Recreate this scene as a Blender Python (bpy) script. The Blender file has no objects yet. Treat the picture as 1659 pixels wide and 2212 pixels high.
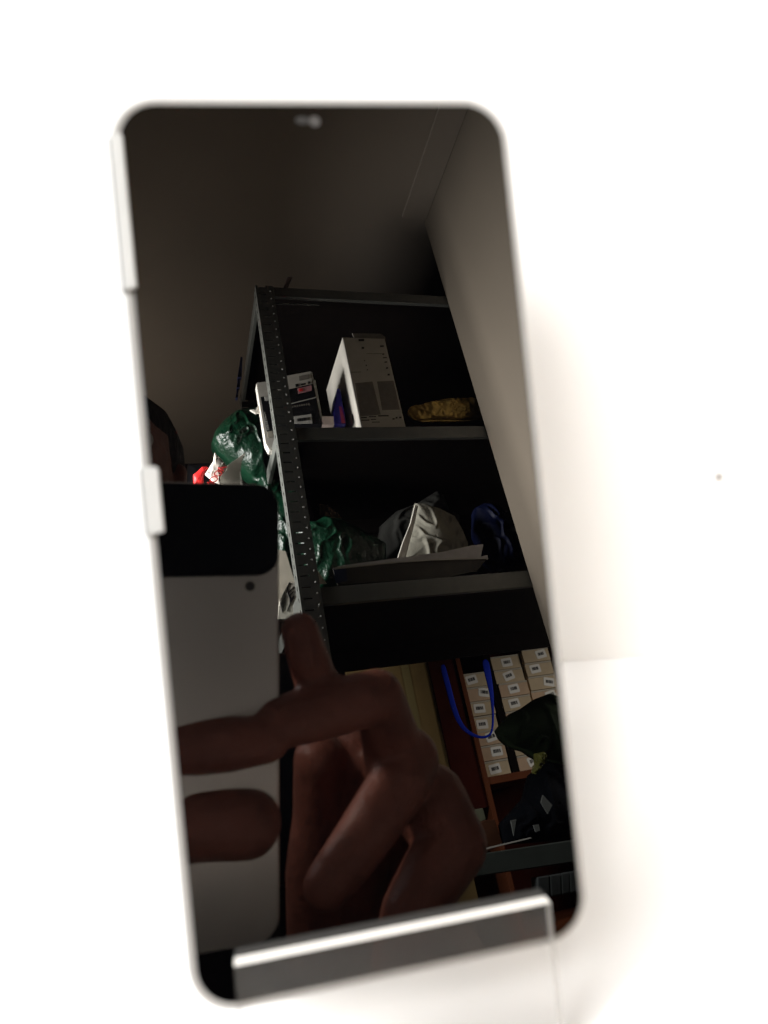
import bpy, bmesh, math, random
from mathutils import Vector, Matrix, noise
random.seed(7)
S = bpy.context.scene
C = S.collection

# ------------------------------------------------------------------ camera
# World: camera at the origin, Z up, floor at z = FLOOR.  The camera looks 24 degrees down at the phone.
F_PX, CX, CY = 1520.0, 829.5, 1106.0           # focal length in units of the 1659 x 2212 view
R1 = Vector((0.98793269, 0.15268954, -0.02597872)).normalized()    # phone: to the right
R2 = Vector((-0.03884234, 0.42337607, 0.90512097)).normalized()    # phone: upwards
R2 = (R2 - R1 * R1.dot(R2)).normalized()
RN = R1.cross(R2).normalized()                                     # phone: out of the screen
BL = Vector((-0.03648608, 0.08055319, -0.12973182))                # bottom left corner of the screen plane
PW, PL = 0.0760, 0.1648
PX0, PY0 = -0.0005, -0.0027
VIEW = Vector((0.01965446, 0.91391966, -0.405419)).normalized()
CUP = Vector((0.05726132, 0.40380278, 0.91305227)).normalized()
CRT = VIEW.cross(CUP).normalized()
CUP = CRT.cross(VIEW).normalized()
cam = bpy.data.cameras.new('camera')
camo = bpy.data.objects.new('camera', cam); C.objects.link(camo); S.camera = camo
camo.matrix_world = Matrix((
    (CRT.x, CUP.x, -VIEW.x, 0), (CRT.y, CUP.y, -VIEW.y, 0), (CRT.z, CUP.z, -VIEW.z, 0), (0, 0, 0, 1)))
cam.sensor_fit = 'VERTICAL'; cam.sensor_height = 24.0
cam.lens = 24.0 * F_PX / 2212.0
cam.clip_start = 0.01; cam.clip_end = 50
cam.dof.use_dof = True
cam.dof.focus_distance = 1.95
cam.dof.aperture_fstop = cam.lens / 1.55

# ------------------------------------------------------------------ world, lamps, exposure
W = bpy.data.worlds.new('World'); S.world = W; W.use_nodes = True
W.node_tree.nodes['Background'].inputs[0].default_value = (1.0, 0.97, 0.93, 1)
W.node_tree.nodes['Background'].inputs[1].default_value = 0.02
S.view_settings.view_transform = 'Standard'; S.view_settings.look = 'None'
S.view_settings.exposure = 0.0; S.view_settings.gamma = 1.0
S.cycles.use_denoising = True
S.cycles.max_bounces = 8
S.cycles.caustics_reflective = False; S.cycles.caustics_refractive = False

def lamp(name, loc, target, sx, sy, power, col=(1, 0.97, 0.92), spread=180):
    l = bpy.data.lights.new(name, 'AREA'); l.shape = 'RECTANGLE'; l.size = sx; l.size_y = sy
    l.energy = power; l.color = col; l.spread = math.radians(spread)
    o = bpy.data.objects.new(name, l); C.objects.link(o); o.location = loc
    o.rotation_euler = (Vector(target) - Vector(loc)).to_track_quat('-Z', 'Y').to_euler()
    o['kind'] = 'structure'
    return o
lamp('desk_lamp_light', (-0.46, -0.20, 0.52), (0.08, 0.16, -0.05), 0.6, 0.6, 4.7, (0.98, 0.99, 1), 115)
lamp('hand_rim_fill', (-0.50, -0.70, 1.00), (0.02, 0.0, -0.06), 0.3, 0.3, 1.5, (1, 0.98, 0.94), 60)  # added unseen source behind on the left, for a rim on the hand
lamp('hand_edge_fill', (-0.26, 0.03, 0.20), (0.03, -0.02, -0.09), 0.06, 0.06, 0.34, (1, 0.90, 0.80), 36)  # added unseen source close by, brightens the left edges of the fingers
lamp('overhead_fill', (0.04, -0.12, 1.05), (0.08, 0.15, -0.1), 0.35, 0.35, 1.0, (1, 0.99, 0.97), 120)  # added fill from above, softens the phone's shadow
lamp('shelf_side_light', (-0.52, -1.60, 1.02), (0.8, -1.50, 0.78), 0.30, 0.6, 190, (1, 0.985, 0.95), 102)  # unseen source left of the shelf for its side faces, not a window
lamp('ceiling_fill', (-0.60, -2.5, 0.95), (-0.2, -2.4, 2.07), 0.4, 0.4, 27, (1, 0.90, 0.78), 130)  # added unseen fill, brightens the left of the ceiling
lamp('cupboard_fill', (2.1, -1.85, 0.36), (1.2, -2.6, 0.25), 0.4, 0.4, 52, (1, 0.93, 0.83))  # added unseen fill for the cartons and cardboard under the shelf

# ------------------------------------------------------------------ geometry of sight
def ray(u, v):
    d = CRT * (u - CX) + CUP * (CY - v) + VIEW * F_PX
    return d.normalized()
PD = BL.dot(RN)
def refl(p):
    return p - RN * (2 * (p.dot(RN) - PD))
def rd(d):
    return d - RN * (2 * d.dot(RN))
def HP(u, v, ax, val):
    """world point on the plane axis=val that the phone glass shows at (u, v)"""
    d = ray(u, v); o = d * (PD / d.dot(RN)); r = rd(d)
    k = (val - o[ax]) / r[ax]
    return o + r * k
def HD(u, v, D):
    """world point that the glass shows at (u, v), D metres deep along the view"""
    d = ray(u, v)
    return refl(d * (D / d.dot(VIEW)))
def PH(x, y, z=0.0):
    return BL + R1 * x + R2 * y + RN * z

# ------------------------------------------------------------------ materials
MATS = {}
def mat(name, col, rough=0.6, metal=0.0, var=0.0, vscale=30.0, bump=0.0, bscale=60.0, spec=0.25, sheen=0.0, detail=4.0, emit=None, stretch=None):
    if name in MATS: return MATS[name]
    m = bpy.data.materials.new(name); m.use_nodes = True; nt = m.node_tree
    b = nt.nodes['Principled BSDF']
    b.inputs['Base Color'].default_value = (*col, 1); b.inputs['Roughness'].default_value = rough
    b.inputs['Metallic'].default_value = metal; b.inputs['Specular IOR Level'].default_value = spec
    if sheen: b.inputs['Sheen Weight'].default_value = sheen
    tc = nt.nodes.new('ShaderNodeTexCoord')
    src = tc.outputs['Object']
    if stretch:
        mp = nt.nodes.new('ShaderNodeMapping'); mp.inputs['Scale'].default_value = stretch
        nt.links.new(src, mp.inputs[0]); src = mp.outputs[0]
    if var:
        n = nt.nodes.new('ShaderNodeTexNoise'); n.inputs['Scale'].default_value = vscale; n.inputs['Detail'].default_value = detail
        nt.links.new(src, n.inputs['Vector'])
        mr = nt.nodes.new('ShaderNodeMapRange'); mr.inputs[1].default_value = 0.3; mr.inputs[2].default_value = 0.7
        mr.inputs[3].default_value = 1 - var; mr.inputs[4].default_value = 1 + var * 0.6
        nt.links.new(n.outputs[0], mr.inputs[0])
        mx = nt.nodes.new('ShaderNodeMix'); mx.data_type = 'RGBA'; mx.blend_type = 'MULTIPLY'; mx.inputs[0].default_value = 1
        mx.inputs[6].default_value = (*col, 1); nt.links.new(mr.outputs[0], mx.inputs[7])
        nt.links.new(mx.outputs[2], b.inputs['Base Color'])
    if bump:
        n2 = nt.nodes.new('ShaderNodeTexNoise'); n2.inputs['Scale'].default_value = bscale; n2.inputs['Detail'].default_value = 5
        nt.links.new(src, n2.inputs['Vector'])
        bp = nt.nodes.new('ShaderNodeBump'); bp.inputs['Strength'].default_value = bump; bp.inputs['Distance'].default_value = 0.01
        nt.links.new(n2.outputs[0], bp.inputs['Height']); nt.links.new(bp.outputs[0], b.inputs['Normal'])
    MATS[name] = m
    return m

def acrylic(name, milk, rough, tlf=0.5, ior=1.45, alb=0.85):
    m = bpy.data.materials.new(name); m.use_nodes = True; nt = m.node_tree
    for n in list(nt.nodes):
        if n.type != 'OUTPUT_MATERIAL': nt.nodes.remove(n)
    out = [n for n in nt.nodes if n.type == 'OUTPUT_MATERIAL'][0]
    tr = nt.nodes.new('ShaderNodeBsdfTransparent'); tr.inputs[0].default_value = (1, 1, 1, 1)
    gl = nt.nodes.new('ShaderNodeBsdfGlossy'); gl.inputs['Roughness'].default_value = rough
    df = nt.nodes.new('ShaderNodeBsdfDiffuse'); df.inputs[0].default_value = (alb, alb * .98, alb * .94, 1)
    tl = nt.nodes.new('ShaderNodeBsdfTranslucent'); tl.inputs[0].default_value = (0.85, 0.85, 0.80, 1)
    fr = nt.nodes.new('ShaderNodeFresnel'); fr.inputs[0].default_value = ior
    m0 = nt.nodes.new('ShaderNodeMixShader'); m0.inputs[0].default_value = tlf
    nt.links.new(df.outputs[0], m0.inputs[1]); nt.links.new(tl.outputs[0], m0.inputs[2])
    m1 = nt.nodes.new('ShaderNodeMixShader'); m1.inputs[0].default_value = milk
    nt.links.new(tr.outputs[0], m1.inputs[1]); nt.links.new(m0.outputs[0], m1.inputs[2])
    m2 = nt.nodes.new('ShaderNodeMixShader'); nt.links.new(fr.outputs[0], m2.inputs[0])
    nt.links.new(m1.outputs[0], m2.inputs[1]); nt.links.new(gl.outputs[0], m2.inputs[2])
    nt.links.new(m2.outputs[0], out.inputs[0])
    return m

M_white = mat('white_laminate', (0.86, 0.855, 0.85), 0.6, spec=0.4, var=0.02, vscale=8)
M_board = mat('white_board', (0.87, 0.867, 0.86), 0.75, var=0.015, vscale=6)
M_glass = mat('black_phone_glass', (0.0003, 0.0003, 0.0004), 0.0, spec=0.5); M_glass.node_tree.nodes['Principled BSDF'].inputs['IOR'].default_value = 1.62
M_frame = mat('pale_phone_frame', (0.31, 0.305, 0.295), 0.45, metal=0.0)
M_back = mat('phone_back', (0.55, 0.56, 0.58), 0.35)
M_lens = mat('front_camera_lens', (0.055, 0.052, 0.05), 0.5)
M_dim = mat('sensor_window', (0.018, 0.017, 0.016), 0.5)
M_clip = mat('milky_plastic', (0.45, 0.455, 0.45), 0.25, var=0.05, vscale=90)
M_clear = acrylic('clear_acrylic', 0.035, 0.15, 0.2, 1.12)
M_edge = acrylic('cut_acrylic_edge', 1.0, 0.6, 0.0, 1.001, 0.85)
M_tray = acrylic('clear_tray_acrylic', 0.0, 0.3, 0.5, 1.02)
M_side = acrylic('acrylic_side_edge', 0.55, 0.2, 0.3, 1.02, 0.95)

# ------------------------------------------------------------------ builders
ORG = {}
def tag(o, label=None, cat=None, group=None, kind=None):
    if label: o['label'] = label
    if cat: o['category'] = cat
    if group: o['group'] = group
    if kind: o['kind'] = kind
    return o
def thing(name, label, cat, loc=(0, 0, 0), group=None):
    o = bpy.data.objects.new(name, None); C.objects.link(o); o.location = loc; ORG[o.name] = Vector(loc)
    return tag(o, label, cat, group)
def mesh(name, V, Fc, m, parent=None, bevel=0.0, smooth=False, subd=0, org=None, mi=None, kind=None):
    base = ORG[parent.name] if parent else (Vector(org) if org is not None else sum((Vector(v) for v in V), Vector()) / len(V))
    me = bpy.data.meshes.new(name)
    me.from_pydata([tuple(Vector(v) - base) for v in V], [], Fc)
    bm = bmesh.new(); bm.from_mesh(me); bmesh.ops.recalc_face_normals(bm, faces=bm.faces); bm.to_mesh(me); bm.free()
    for mm in (m if isinstance(m, (list, tuple)) else [m]): me.materials.append(mm)
    if mi:
        for p, i in zip(me.polygons, mi): p.material_index = i
    if smooth:
        for p in me.polygons: p.use_smooth = True
    o = bpy.data.objects.new(name, me); C.objects.link(o)
    if parent: o.parent = parent
    else: o.location = base
    ORG[o.name] = base
    if kind: o['kind'] = kind
    if bevel:
        b = o.modifiers.new('bevel', 'BEVEL'); b.width = bevel; b.segments = 2; b.limit_method = 'ANGLE'
    if subd:
        s = o.modifiers.new('subdivision', 'SUBSURF'); s.levels = subd; s.render_levels = subd
    return o
BF = [(0, 1, 2, 3), (4, 7, 6, 5), (0, 4, 5, 1), (1, 5, 6, 2), (2, 6, 7, 3), (3, 7, 4, 0)]
def boxv(x0, x1, y0, y1, z0, z1):
    return [Vector(p) for p in ((x0, y0, z0), (x1, y0, z0), (x1, y1, z0), (x0, y1, z0), (x0, y0, z1), (x1, y0, z1), (x1, y1, z1), (x0, y1, z1))]
def box(name, x0, x1, y0, y1, z0, z1, m, parent=None, **k):
    return mesh(name, boxv(x0, x1, y0, y1, z0, z1), BF, m, parent, **k)
def join(*parts):
    V, Fc, MI = [], [], []
    for p in parts:
        v, f = p[0], p[1]; mi = p[2] if len(p) > 2 else 0
        o = len(V); V += list(v); Fc += [tuple(i + o for i in q) for q in f]; MI += [mi] * len(f)
    return V, Fc, MI
def prism(pts, ext):
    n = len(pts); e = Vector(ext)
    V = [Vector(p) for p in pts] + [Vector(p) + e for p in pts]
    Fc = [tuple(range(n)), tuple(range(2 * n - 1, n - 1, -1))] + [(i, (i + 1) % n, n + (i + 1) % n, n + i) for i in range(n)]
    return V, Fc
def seen(name, px, y, depth, m, parent=None, **k):
    """a flat-fronted piece on the plane y, `depth` thick away from the phone"""
    V, Fc = prism([HP(u, v, 1, y) for u, v in px], (0, -depth, 0))
    return mesh(name, V, Fc, m, parent, **k)
def rrect(x0, x1, y0, y1, r, seg=10):
    P = []
    for cx, cy, a0 in ((x1 - r, y1 - r, 0), (x0 + r, y1 - r, 90), (x0 + r, y0 + r, 180), (x1 - r, y0 + r, 270)):
        for i in range(seg + 1):
            a = math.radians(a0 + 90 * i / seg); P.append((cx + r * math.cos(a), cy + r * math.sin(a)))
    return P
def loops(Ls):
    """rings of equal length to a closed body"""
    n = len(Ls[0]); V = [p for L in Ls for p in L]; Fc = []
    for k in range(len(Ls) - 1):
        for i in range(n):
            j = (i + 1) % n; Fc.append((k * n + i, k * n + j, (k + 1) * n + j, (k + 1) * n + i))
    Fc.append(tuple(range(n))); Fc.append(tuple((len(Ls) - 1) * n + i for i in range(n - 1, -1, -1)))
    return V, Fc
def pillow(name, px, y, depth, m, parent=None, amp=0.01, sc=9.0, rings=34, seg=110, lift=0.0, seed=0, crease=1.0, center=None):
    """a soft body: outline on the plane y, swelling towards the phone and away from it"""
    P = [HP(u, v, 1, y) for u, v in px]
    # resample closed outline
    n = len(P); Ls = [(P[(i + 1) % n] - P[i]).length for i in range(n)]; T = sum(Ls); out = []
    i = 0; acc = 0
    for s in range(seg):
        t = T * s / seg
        while acc + Ls[i] < t: acc += Ls[i]; i += 1
        out.append(P[i].lerp(P[(i + 1) % n], (t - acc) / Ls[i]))
    c = HP(center[0], center[1], 1, y) if center else sum(out, Vector()) / seg
    V, Fc = [], []
    for side in (1, -1):
        for r in range(1, rings + 1):
            f = r / rings
            for p in out:
                q = c.lerp(p, f)
                h = depth * math.sqrt(max(0, 1 - f ** 2.6)) * side * (0.75 if side > 0 else 1)
                e = min(1, (1 - f) * 5)
                a = noise.noise(Vector((q.x * sc + seed, q.z * sc, seed * 3.1 + side)))
                b = abs(noise.noise(Vector((q.x * sc * 2.3 + 7 + seed, q.z * sc * 1.4 + a, seed + 1.7)))) 
                h += side * e * amp * (a * 1.2 + crease * (0.6 - 3.2 * b if b < 0.2 else 0.0))
                V.append(q + Vector((0, h, 0)))
    n1 = rings * seg
    V += [c + Vector((0, depth * 0.75, 0)), c - Vector((0, depth, 0))]
    for s in (0, 1):
        o = s * n1
        for r in range(rings - 1):
            for k in range(seg):
                j = (k + 1) % seg
                Fc.append((o + r * seg + k, o + r * seg + j, o + (r + 1) * seg + j, o + (r + 1) * seg + k))
        for k in range(seg): Fc.append((o + k, o + (k + 1) % seg, 2 * n1 + s))
    for k in range(seg):
        j = (k + 1) % seg; a = (rings - 1) * seg
        Fc.append((a + k, a + j, n1 + a + j, n1 + a + k))
    return mesh(name, V, Fc, m, parent, smooth=True)

# ------------------------------------------------------------------ the room
FLOOR, CEIL = -0.90, 2.074
YF, YR, XL, XR, XP = -1.5475, -2.20, 0.333, 1.90, 1.036
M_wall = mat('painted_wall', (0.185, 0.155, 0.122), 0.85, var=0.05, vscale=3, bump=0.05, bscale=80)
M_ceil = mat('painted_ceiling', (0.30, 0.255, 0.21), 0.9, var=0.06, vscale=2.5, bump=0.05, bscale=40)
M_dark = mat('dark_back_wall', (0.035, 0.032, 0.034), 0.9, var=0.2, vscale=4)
M_floor = mat('floor_tiles', (0.10, 0.095, 0.09), 0.5, var=0.15, vscale=5)
tag(box('floor', -2.0, 2.6, -3.6, 1.2, FLOOR - 0.1, FLOOR, M_floor), kind='structure')
tag(box('ceiling', -2.0, 2.6, -3.6, 1.2, CEIL, CEIL + 0.1, M_ceil), kind='structure')
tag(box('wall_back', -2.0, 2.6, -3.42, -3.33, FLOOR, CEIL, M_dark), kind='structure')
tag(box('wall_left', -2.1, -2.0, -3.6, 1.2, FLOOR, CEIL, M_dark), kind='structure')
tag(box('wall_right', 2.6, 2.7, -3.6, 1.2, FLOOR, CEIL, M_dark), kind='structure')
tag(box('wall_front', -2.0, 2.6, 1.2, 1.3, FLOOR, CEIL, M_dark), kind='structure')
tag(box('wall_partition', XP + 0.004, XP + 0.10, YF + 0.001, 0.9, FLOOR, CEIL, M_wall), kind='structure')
bm_ = box('ceiling_beam', 0.94, XP + 0.002, YF + 0.02, 0.9, CEIL - 0.012, CEIL + 0.05, mat('beam_paint', (0.31, 0.265, 0.22), 0.8, var=0.04))
tag(bm_, kind='structure')

# ------------------------------------------------------------------ white desk and backdrop
DZ = -0.150
t = thing('desk', 'white desk surface under and in front of the phone stand', 'desk', (0.1, 0.2, FLOOR))
box('tabletop', -0.44, 0.50, -0.01, 0.30, DZ - 0.03, DZ, M_white, t, bevel=0.002)
for lx in (-0.29, 0.42):
    for ly in (0.02, 0.27):
        box('leg', lx - 0.02, lx + 0.02, ly - 0.02, ly + 0.02, FLOOR, DZ - 0.03, mat('desk_leg', (0.5, 0.5, 0.5), 0.4, 0.5), t)
t = thing('backdrop_board', 'white board standing upright behind the phone as a backdrop', 'backdrop', (0.1, 0.2, DZ))
box('board', -0.42, 0.48, 0.2005, 0.2125, DZ - 0.0006, 0.24, M_board, t, bevel=0.001)
V = []; d0 = ray(1553, 1030); d0 = d0 * (0.2 / d0.y)
V = [d0 + Vector((0.0009 * math.cos(a * math.pi / 5) * (1 + .2 * math.sin(3 * a)), -0.0002, 0.0009 * math.sin(a * math.pi / 5))) for a in range(10)]
mesh('speck', *prism(V, (0, 0.0006, 0)), mat('grey_speck', (0.45, 0.43, 0.42), 0.8), t)

# ------------------------------------------------------------------ the phone
ph = thing('smartphone', 'black glass smartphone with pale frame leaning in the clear acrylic stand', 'phone', PH(PW / 2, 0, -0.004))
def ringP(x0, x1, y0, y1, r, z, seg=12):
    x0 += PX0; y0 += PY0
    return [PH(x, y, z) for x, y in rrect(x0, x1, y0, y1, r, seg)]
RC = 0.0088
fr = []
for inset, z in ((0.0012, -0.0003), (0.0007, 0.0001), (0.0002, -0.0003), (-0.0001, -0.0014), (-0.00015, -0.004), (-0.0001, -0.0066), (0.0004, -0.0078), (0.0012, -0.0082)):
    fr.append(ringP(inset, PW - inset, inset, PL - inset, RC - inset, z))
mesh('frame', *loops(fr), M_frame, ph, smooth=True)
gi = 0.0017
gl = []
for inset, z in ((gi, -0.0004), (gi, 0.00002), (gi + 0.00003, 0.00017), (gi + 0.0001, 0.0002)):
    gl.append(ringP(inset, PW - inset, inset, PL - inset, RC - inset, z, 16))
g = mesh('screen_glass', *loops(gl), M_glass, ph)
bk = [ringP(i, PW - i, i, PL - i, RC - i, z) for i, z in ((0.0014, -0.0080), (0.0014, -0.0086), (0.0024, -0.0089))]
mesh('back_cover', *loops(bk), M_back, ph, smooth=False)
def disc(cx, cy, r, z0, z1, n=28, ex=1.0):
    return loops([[PH(cx + ex * r * math.cos(a * 2 * math.pi / n), cy + r * math.sin(a * 2 * math.pi / n), z) for a in range(n)] for z in (z0, z1)])
mesh('front_camera', *disc(0.03725, 0.1600, 0.00105, 0.0000, 0.00028), M_lens, ph)
mesh('light_sensor', *disc(0.0349, 0.1602, 0.0008, 0.0000, 0.00026, ex=1.7), M_dim, ph)
# side keys (right edge, seen only as a slight step)
for a, b in ((0.112, 0.132), (0.092, 0.102)):
    mesh('side_key', *prism([PH(PW - 0.0002, a, -0.0030), PH(PW + 0.0004, a + 0.0006, -0.0030), PH(PW + 0.0004, b - 0.0006, -0.0030), PH(PW - 0.0002, b, -0.0030)], RN * -0.002), M_frame, ph)

# two milky tabs hooked over the left edge
def hook(name, label, y0, y1, w, rt, rb):
    t = thing(name, label, 'plastic clip', PH(0, y0, 0), group='milky clips on the left edge of the phone')
    outl = [(-0.0003, y0), (w, y0 + 0.0004), (w, y0 + 0.0004 + (y1 - y0) * 0.5)]
    n = 8
    for i in range(n + 1):
        a = math.pi / 2 * i / n
        outl.append((w - rt + rt * math.cos(a), y1 - rt + rt * math.sin(a)))
    outl.append((-0.0003, y1))
    mesh('face_tab', *prism([PH(x, y, 0.00022) for x, y in outl], RN * 0.0008), M_clip, t, bevel=0.00025)
    mesh('side_wall', *prism([PH(-0.0008, y0, 0.0002), PH(-0.00065, y0, 0.0004), PH(-0.00065, y1, 0.0004), PH(-0.0008, y1, 0.0002)], RN * -0.0088), M_clip, t)
    mesh('back_tab', *prism([PH(x, y, -0.0090) for x, y in ((-0.0011, y0), (0.002, y0), (0.002, y1), (-0.0011, y1))], RN * -0.0007), M_clip, t)
hook('edge_clip', 'long milky plastic clip over the upper left edge of the phone', 0.1287, 0.1575, 0.0019, 0.0006, 0)
hook('edge_clip', 'short milky plastic clip over the left edge of the phone halfway down', 0.0842, 0.0965, 0.0027, 0.0008, 0)

# ------------------------------------------------------------------ acrylic stand
st = thing('phone_stand', 'clear acrylic easel stand whose front lip holds the bottom of the phone', 'stand', PH(PW / 2, -0.02, 0))
def plate(name, x0, x1, y0, y1, z0, z1, ms=None):
    V = [PH(x, y, z) for z in (z0, z1) for x, y in ((x0, y0), (x1, y0), (x1, y1), (x0, y1))]
    Fc = [(0, 1, 2, 3), (7, 6, 5, 4), (0, 4, 5, 1), (1, 5, 6, 2), (2, 6, 7, 3), (3, 7, 4, 0)]
    return mesh(name, V, Fc, ms or [M_clear, M_edge, M_side], st, mi=[0, 0, 2, 2, 1, 2])
plate('front_lip', 0.0079, 0.0672, -0.0215, 0.0071, 0.0003, 0.0030)
plate('tray', 0.0078, 0.0662, -0.0062, -0.0032, -0.0110, 0.0004, [M_tray] * 3)
plate('back_plate', 0.0078, 0.0662, 0.0005, 0.1000, -0.0142, -0.0112)
la, lb = PH(0.0078, 0.075, -0.0145), PH(0.0662, 0.075, -0.0145)
mesh('rear_leg', *prism([la, lb, Vector((lb.x, 0.172, DZ + 0.0005)), Vector((la.x, 0.170, DZ + 0.0005))], (0, 0.003, 0)), M_clear, st)


# ------------------------------------------------------------------ what the black glass mirrors
def Zm(ox, oy, sc):
    return lambda pts: [((ox + x / sc) * .92167, (oy + y / sc) * .92167) for x, y in pts]
Z1 = Zm(480, 620, 4.1475)     # upper left of the shelf
Z2 = Zm(740, 740, 3.318)      # upper shelf, right
Z3 = Zm(900, 1480, 3.318)     # cupboard of cartons
Z4 = Zm(600, 1120, 3.318)     # lower shelf
Z5 = Zm(450, 1030, 6.636)     # bags at the left
Z6 = Zm(580, 870, 8.295)
Z7 = Zm(780, 760, 8.295)
Z8 = Zm(640, 1330, 8.295)
Z9 = Zm(320, 880, 3.318)

M_steel = mat('grey_painted_steel', (0.11, 0.115, 0.105), 0.33, metal=0.1, spec=0.8, var=0.12, vscale=40)
M_shade = mat('shaded_dark_board', (0.006, 0.004, 0.003), 0.95, spec=0.1, var=0.2, vscale=10)  # shade inside the shelf is put into this near-black colour
M_hole_dot = mat('lit_hole_dot', (0.9, 0.9, 0.88), 0.5)  # pale colour stands in for light coming through round holes

# shelf unit ---------------------------------------------------------
ZB = 0.0
def upright(x, y, sx, sy, z0, z1, parent):
    """L profile with a horizontal slot and a pale disc for a lit hole per pitch in front, an upright slot per pitch at the side"""
    P = []
    def b(xa, xb, ya, yb, za, zb):
        xa, xb = sorted((x + sx * xa, x + sx * xb)); ya, yb = sorted((y + sy * ya, y + sy * yb))
        P.append((boxv(xa, xb, ya, yb, za, zb), BF))
    b(0.000, 0.008, 0, 0.002, z0, z1); b(0.034, 0.060, 0, 0.002, z0, z1)
    b(0.000, 0.002, 0.002, 0.018, z0, z1); b(0.000, 0.002, 0.025, 0.045, z0, z1)
    pitch = 0.0335; k = 0; z = z0
    while z < z1 - pitch:
        b(0.008, 0.034, 0, 0.002, z + 0.004, z + pitch)
        b(0.000, 0.002, 0.018, 0.025, z + 0.013, z + pitch)
        z += pitch
    V, Fc, _ = join(*P)
    o = mesh('upright', V, Fc, M_steel, parent)
    if sy < 0 and sx > 0:
        Q = []; z = z0 + 0.016
        while z < z1 - 0.02:
            r = 0.0020; n = 8
            a = [Vector((x + sx * 0.049 + r * math.cos(i * math.pi / 4), y, z + 1.3 * r * math.sin(i * math.pi / 4))) for i in range(n)]
            Q.append(prism(a, (0, 0.0018, 0))); z += pitch
        V, Fc, _ = join(*Q); mesh('hole_dot_row', V, Fc, M_hole_dot, o, kind='stuff')
    return o
sh = thing('shelf_unit', 'tall slotted grey steel shelf unit mirrored in the phone glass', 'shelf', (0.68, -1.85, FLOOR))
TOP = 1.688
upright(XL, YF, 1, -1, FLOOR, TOP, sh); upright(XR - 0.004, YF, -1, -1, FLOOR, TOP, sh)
upright(XL, YR, 1, 1, FLOOR, TOP, sh); upright(XR - 0.004, YR, -1, 1, FLOOR, TOP, sh)
for zt, hb in ((1.686, 0.042), (1.104, 0.045), (0.573, 0.052)):
    box('front_beam', XL + 0.061, XR - 0.006, YF - 0.018, YF - 0.003, zt - hb, zt, M_steel, sh, bevel=0.002)
    box('rear_beam', XL + 0.061, XR - 0.006, YR + 0.003, YR + 0.018, zt - hb - 0.03, zt, M_shade, sh)  # steel beam given the near-black shade colour
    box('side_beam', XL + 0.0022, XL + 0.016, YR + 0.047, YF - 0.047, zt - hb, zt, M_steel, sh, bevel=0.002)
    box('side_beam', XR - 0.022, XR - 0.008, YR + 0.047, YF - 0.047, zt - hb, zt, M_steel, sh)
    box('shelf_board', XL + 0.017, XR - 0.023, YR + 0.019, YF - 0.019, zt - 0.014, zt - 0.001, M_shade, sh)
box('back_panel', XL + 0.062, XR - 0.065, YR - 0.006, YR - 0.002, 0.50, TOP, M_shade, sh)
mesh('lip_strip', *prism([HP(u, v, 1, YF - 0.018) for u, v in ((578, 653), (690, 656), (690, 659), (578, 656))], (0, -0.003, 0)), M_steel, sh)

# cartons --------------------------------------------------------------
M_wh = mat('white_carton', (0.60, 0.57, 0.51), 0.7, var=0.08, vscale=20)
M_gc = mat('grey_print', (0.24, 0.22, 0.19), 0.75, var=0.15, vscale=60)
M_blk = mat('black_print', (0.012, 0.012, 0.014), 0.5)
M_ltx = mat('light_print', (0.55, 0.54, 0.5), 0.7)
M_pink = mat('pink_print', (0.5, 0.25, 0.27), 0.7)
M_blue = mat('blue_print', (0.03, 0.03, 0.35), 0.5)
M_red = mat('red_plastic', (0.65, 0.03, 0.03), 0.35)
M_cream = mat('cream_paper', (0.50, 0.46, 0.38), 0.8, var=0.1, vscale=30)
def boxpx(name, px_top_l, px_top_r, px_bot, y, depth, z0, m, parent, **k):
    a, b2 = HP(*px_top_l, 1, y), HP(*px_top_r, 1, y)
    return a.x, b2.x, max(a.z, b2.z)
def onface(name, px, y, m, parent, th=0.0012):
    V, Fc = prism([HP(u, v, 1, y) for u, v in px], (0, th, 0))
    return mesh(name, V, Fc, m, parent)
def bars(px, y, m, parent, n=9, seed=1, name='barcode', th=0.0006):
    """print bars between the four corners px (top left, top right, bottom right, bottom left)"""
    r = random.Random(seed); P = []; x = 0.0; c = [HP(u, v, 1, y) for u, v in px]
    while x < 1:
        w = r.choice((0.02, 0.035, 0.06)); w2 = min(w, 1 - x)
        f = lambda s, t: c[0].lerp(c[1], s).lerp(c[3].lerp(c[2], s), t)
        P.append(prism([f(x, 0), f(x + w2, 0), f(x + w2, 1), f(x, 1)], (0, th, 0)))
        x += w + r.choice((0.02, 0.03, 0.05))
    V, Fc, _ = join(*P); return mesh(name, V, Fc, m, parent)

Y1 = YF - 0.05
zs = 1.1035
# tall white carton
tl, tr, bl_, br = Z7([(190, 290), (1020, 240), (500, 1925), (1385, 1925)])
p0 = HP(*tl, 1, Y1); p1 = HP(*tr, 1, Y1); q1 = HP(*br, 1, Y1)
x0, x1, zt = p0.x, (p1.x + q1.x) / 2, (p0.z + p1.z) / 2
ct = thing('carton', 'tall white carton with grey printed panels on the upper shelf', 'carton', ((x0 + x1) / 2, Y1 - 0.1, zs))
box('body', x0, x1, Y1 - 0.30, Y1, zs, zt, M_wh, ct, bevel=0.003)
onface('flap', Z7([(370, 185), (910, 195), (1010, 250), (1020, 300), (430, 300)]), Y1 - 0.02, M_gc, ct, 0.003)
onface('print_panel', Z7([(430, 1150), (770, 1115), (930, 1760), (530, 1790)]), Y1, M_gc, ct, 0.0008)
onface('print_panel', Z7([(860, 1115), (1180, 1100), (1300, 1660), (960, 1670)]), Y1, M_gc, ct, 0.0008)
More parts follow.
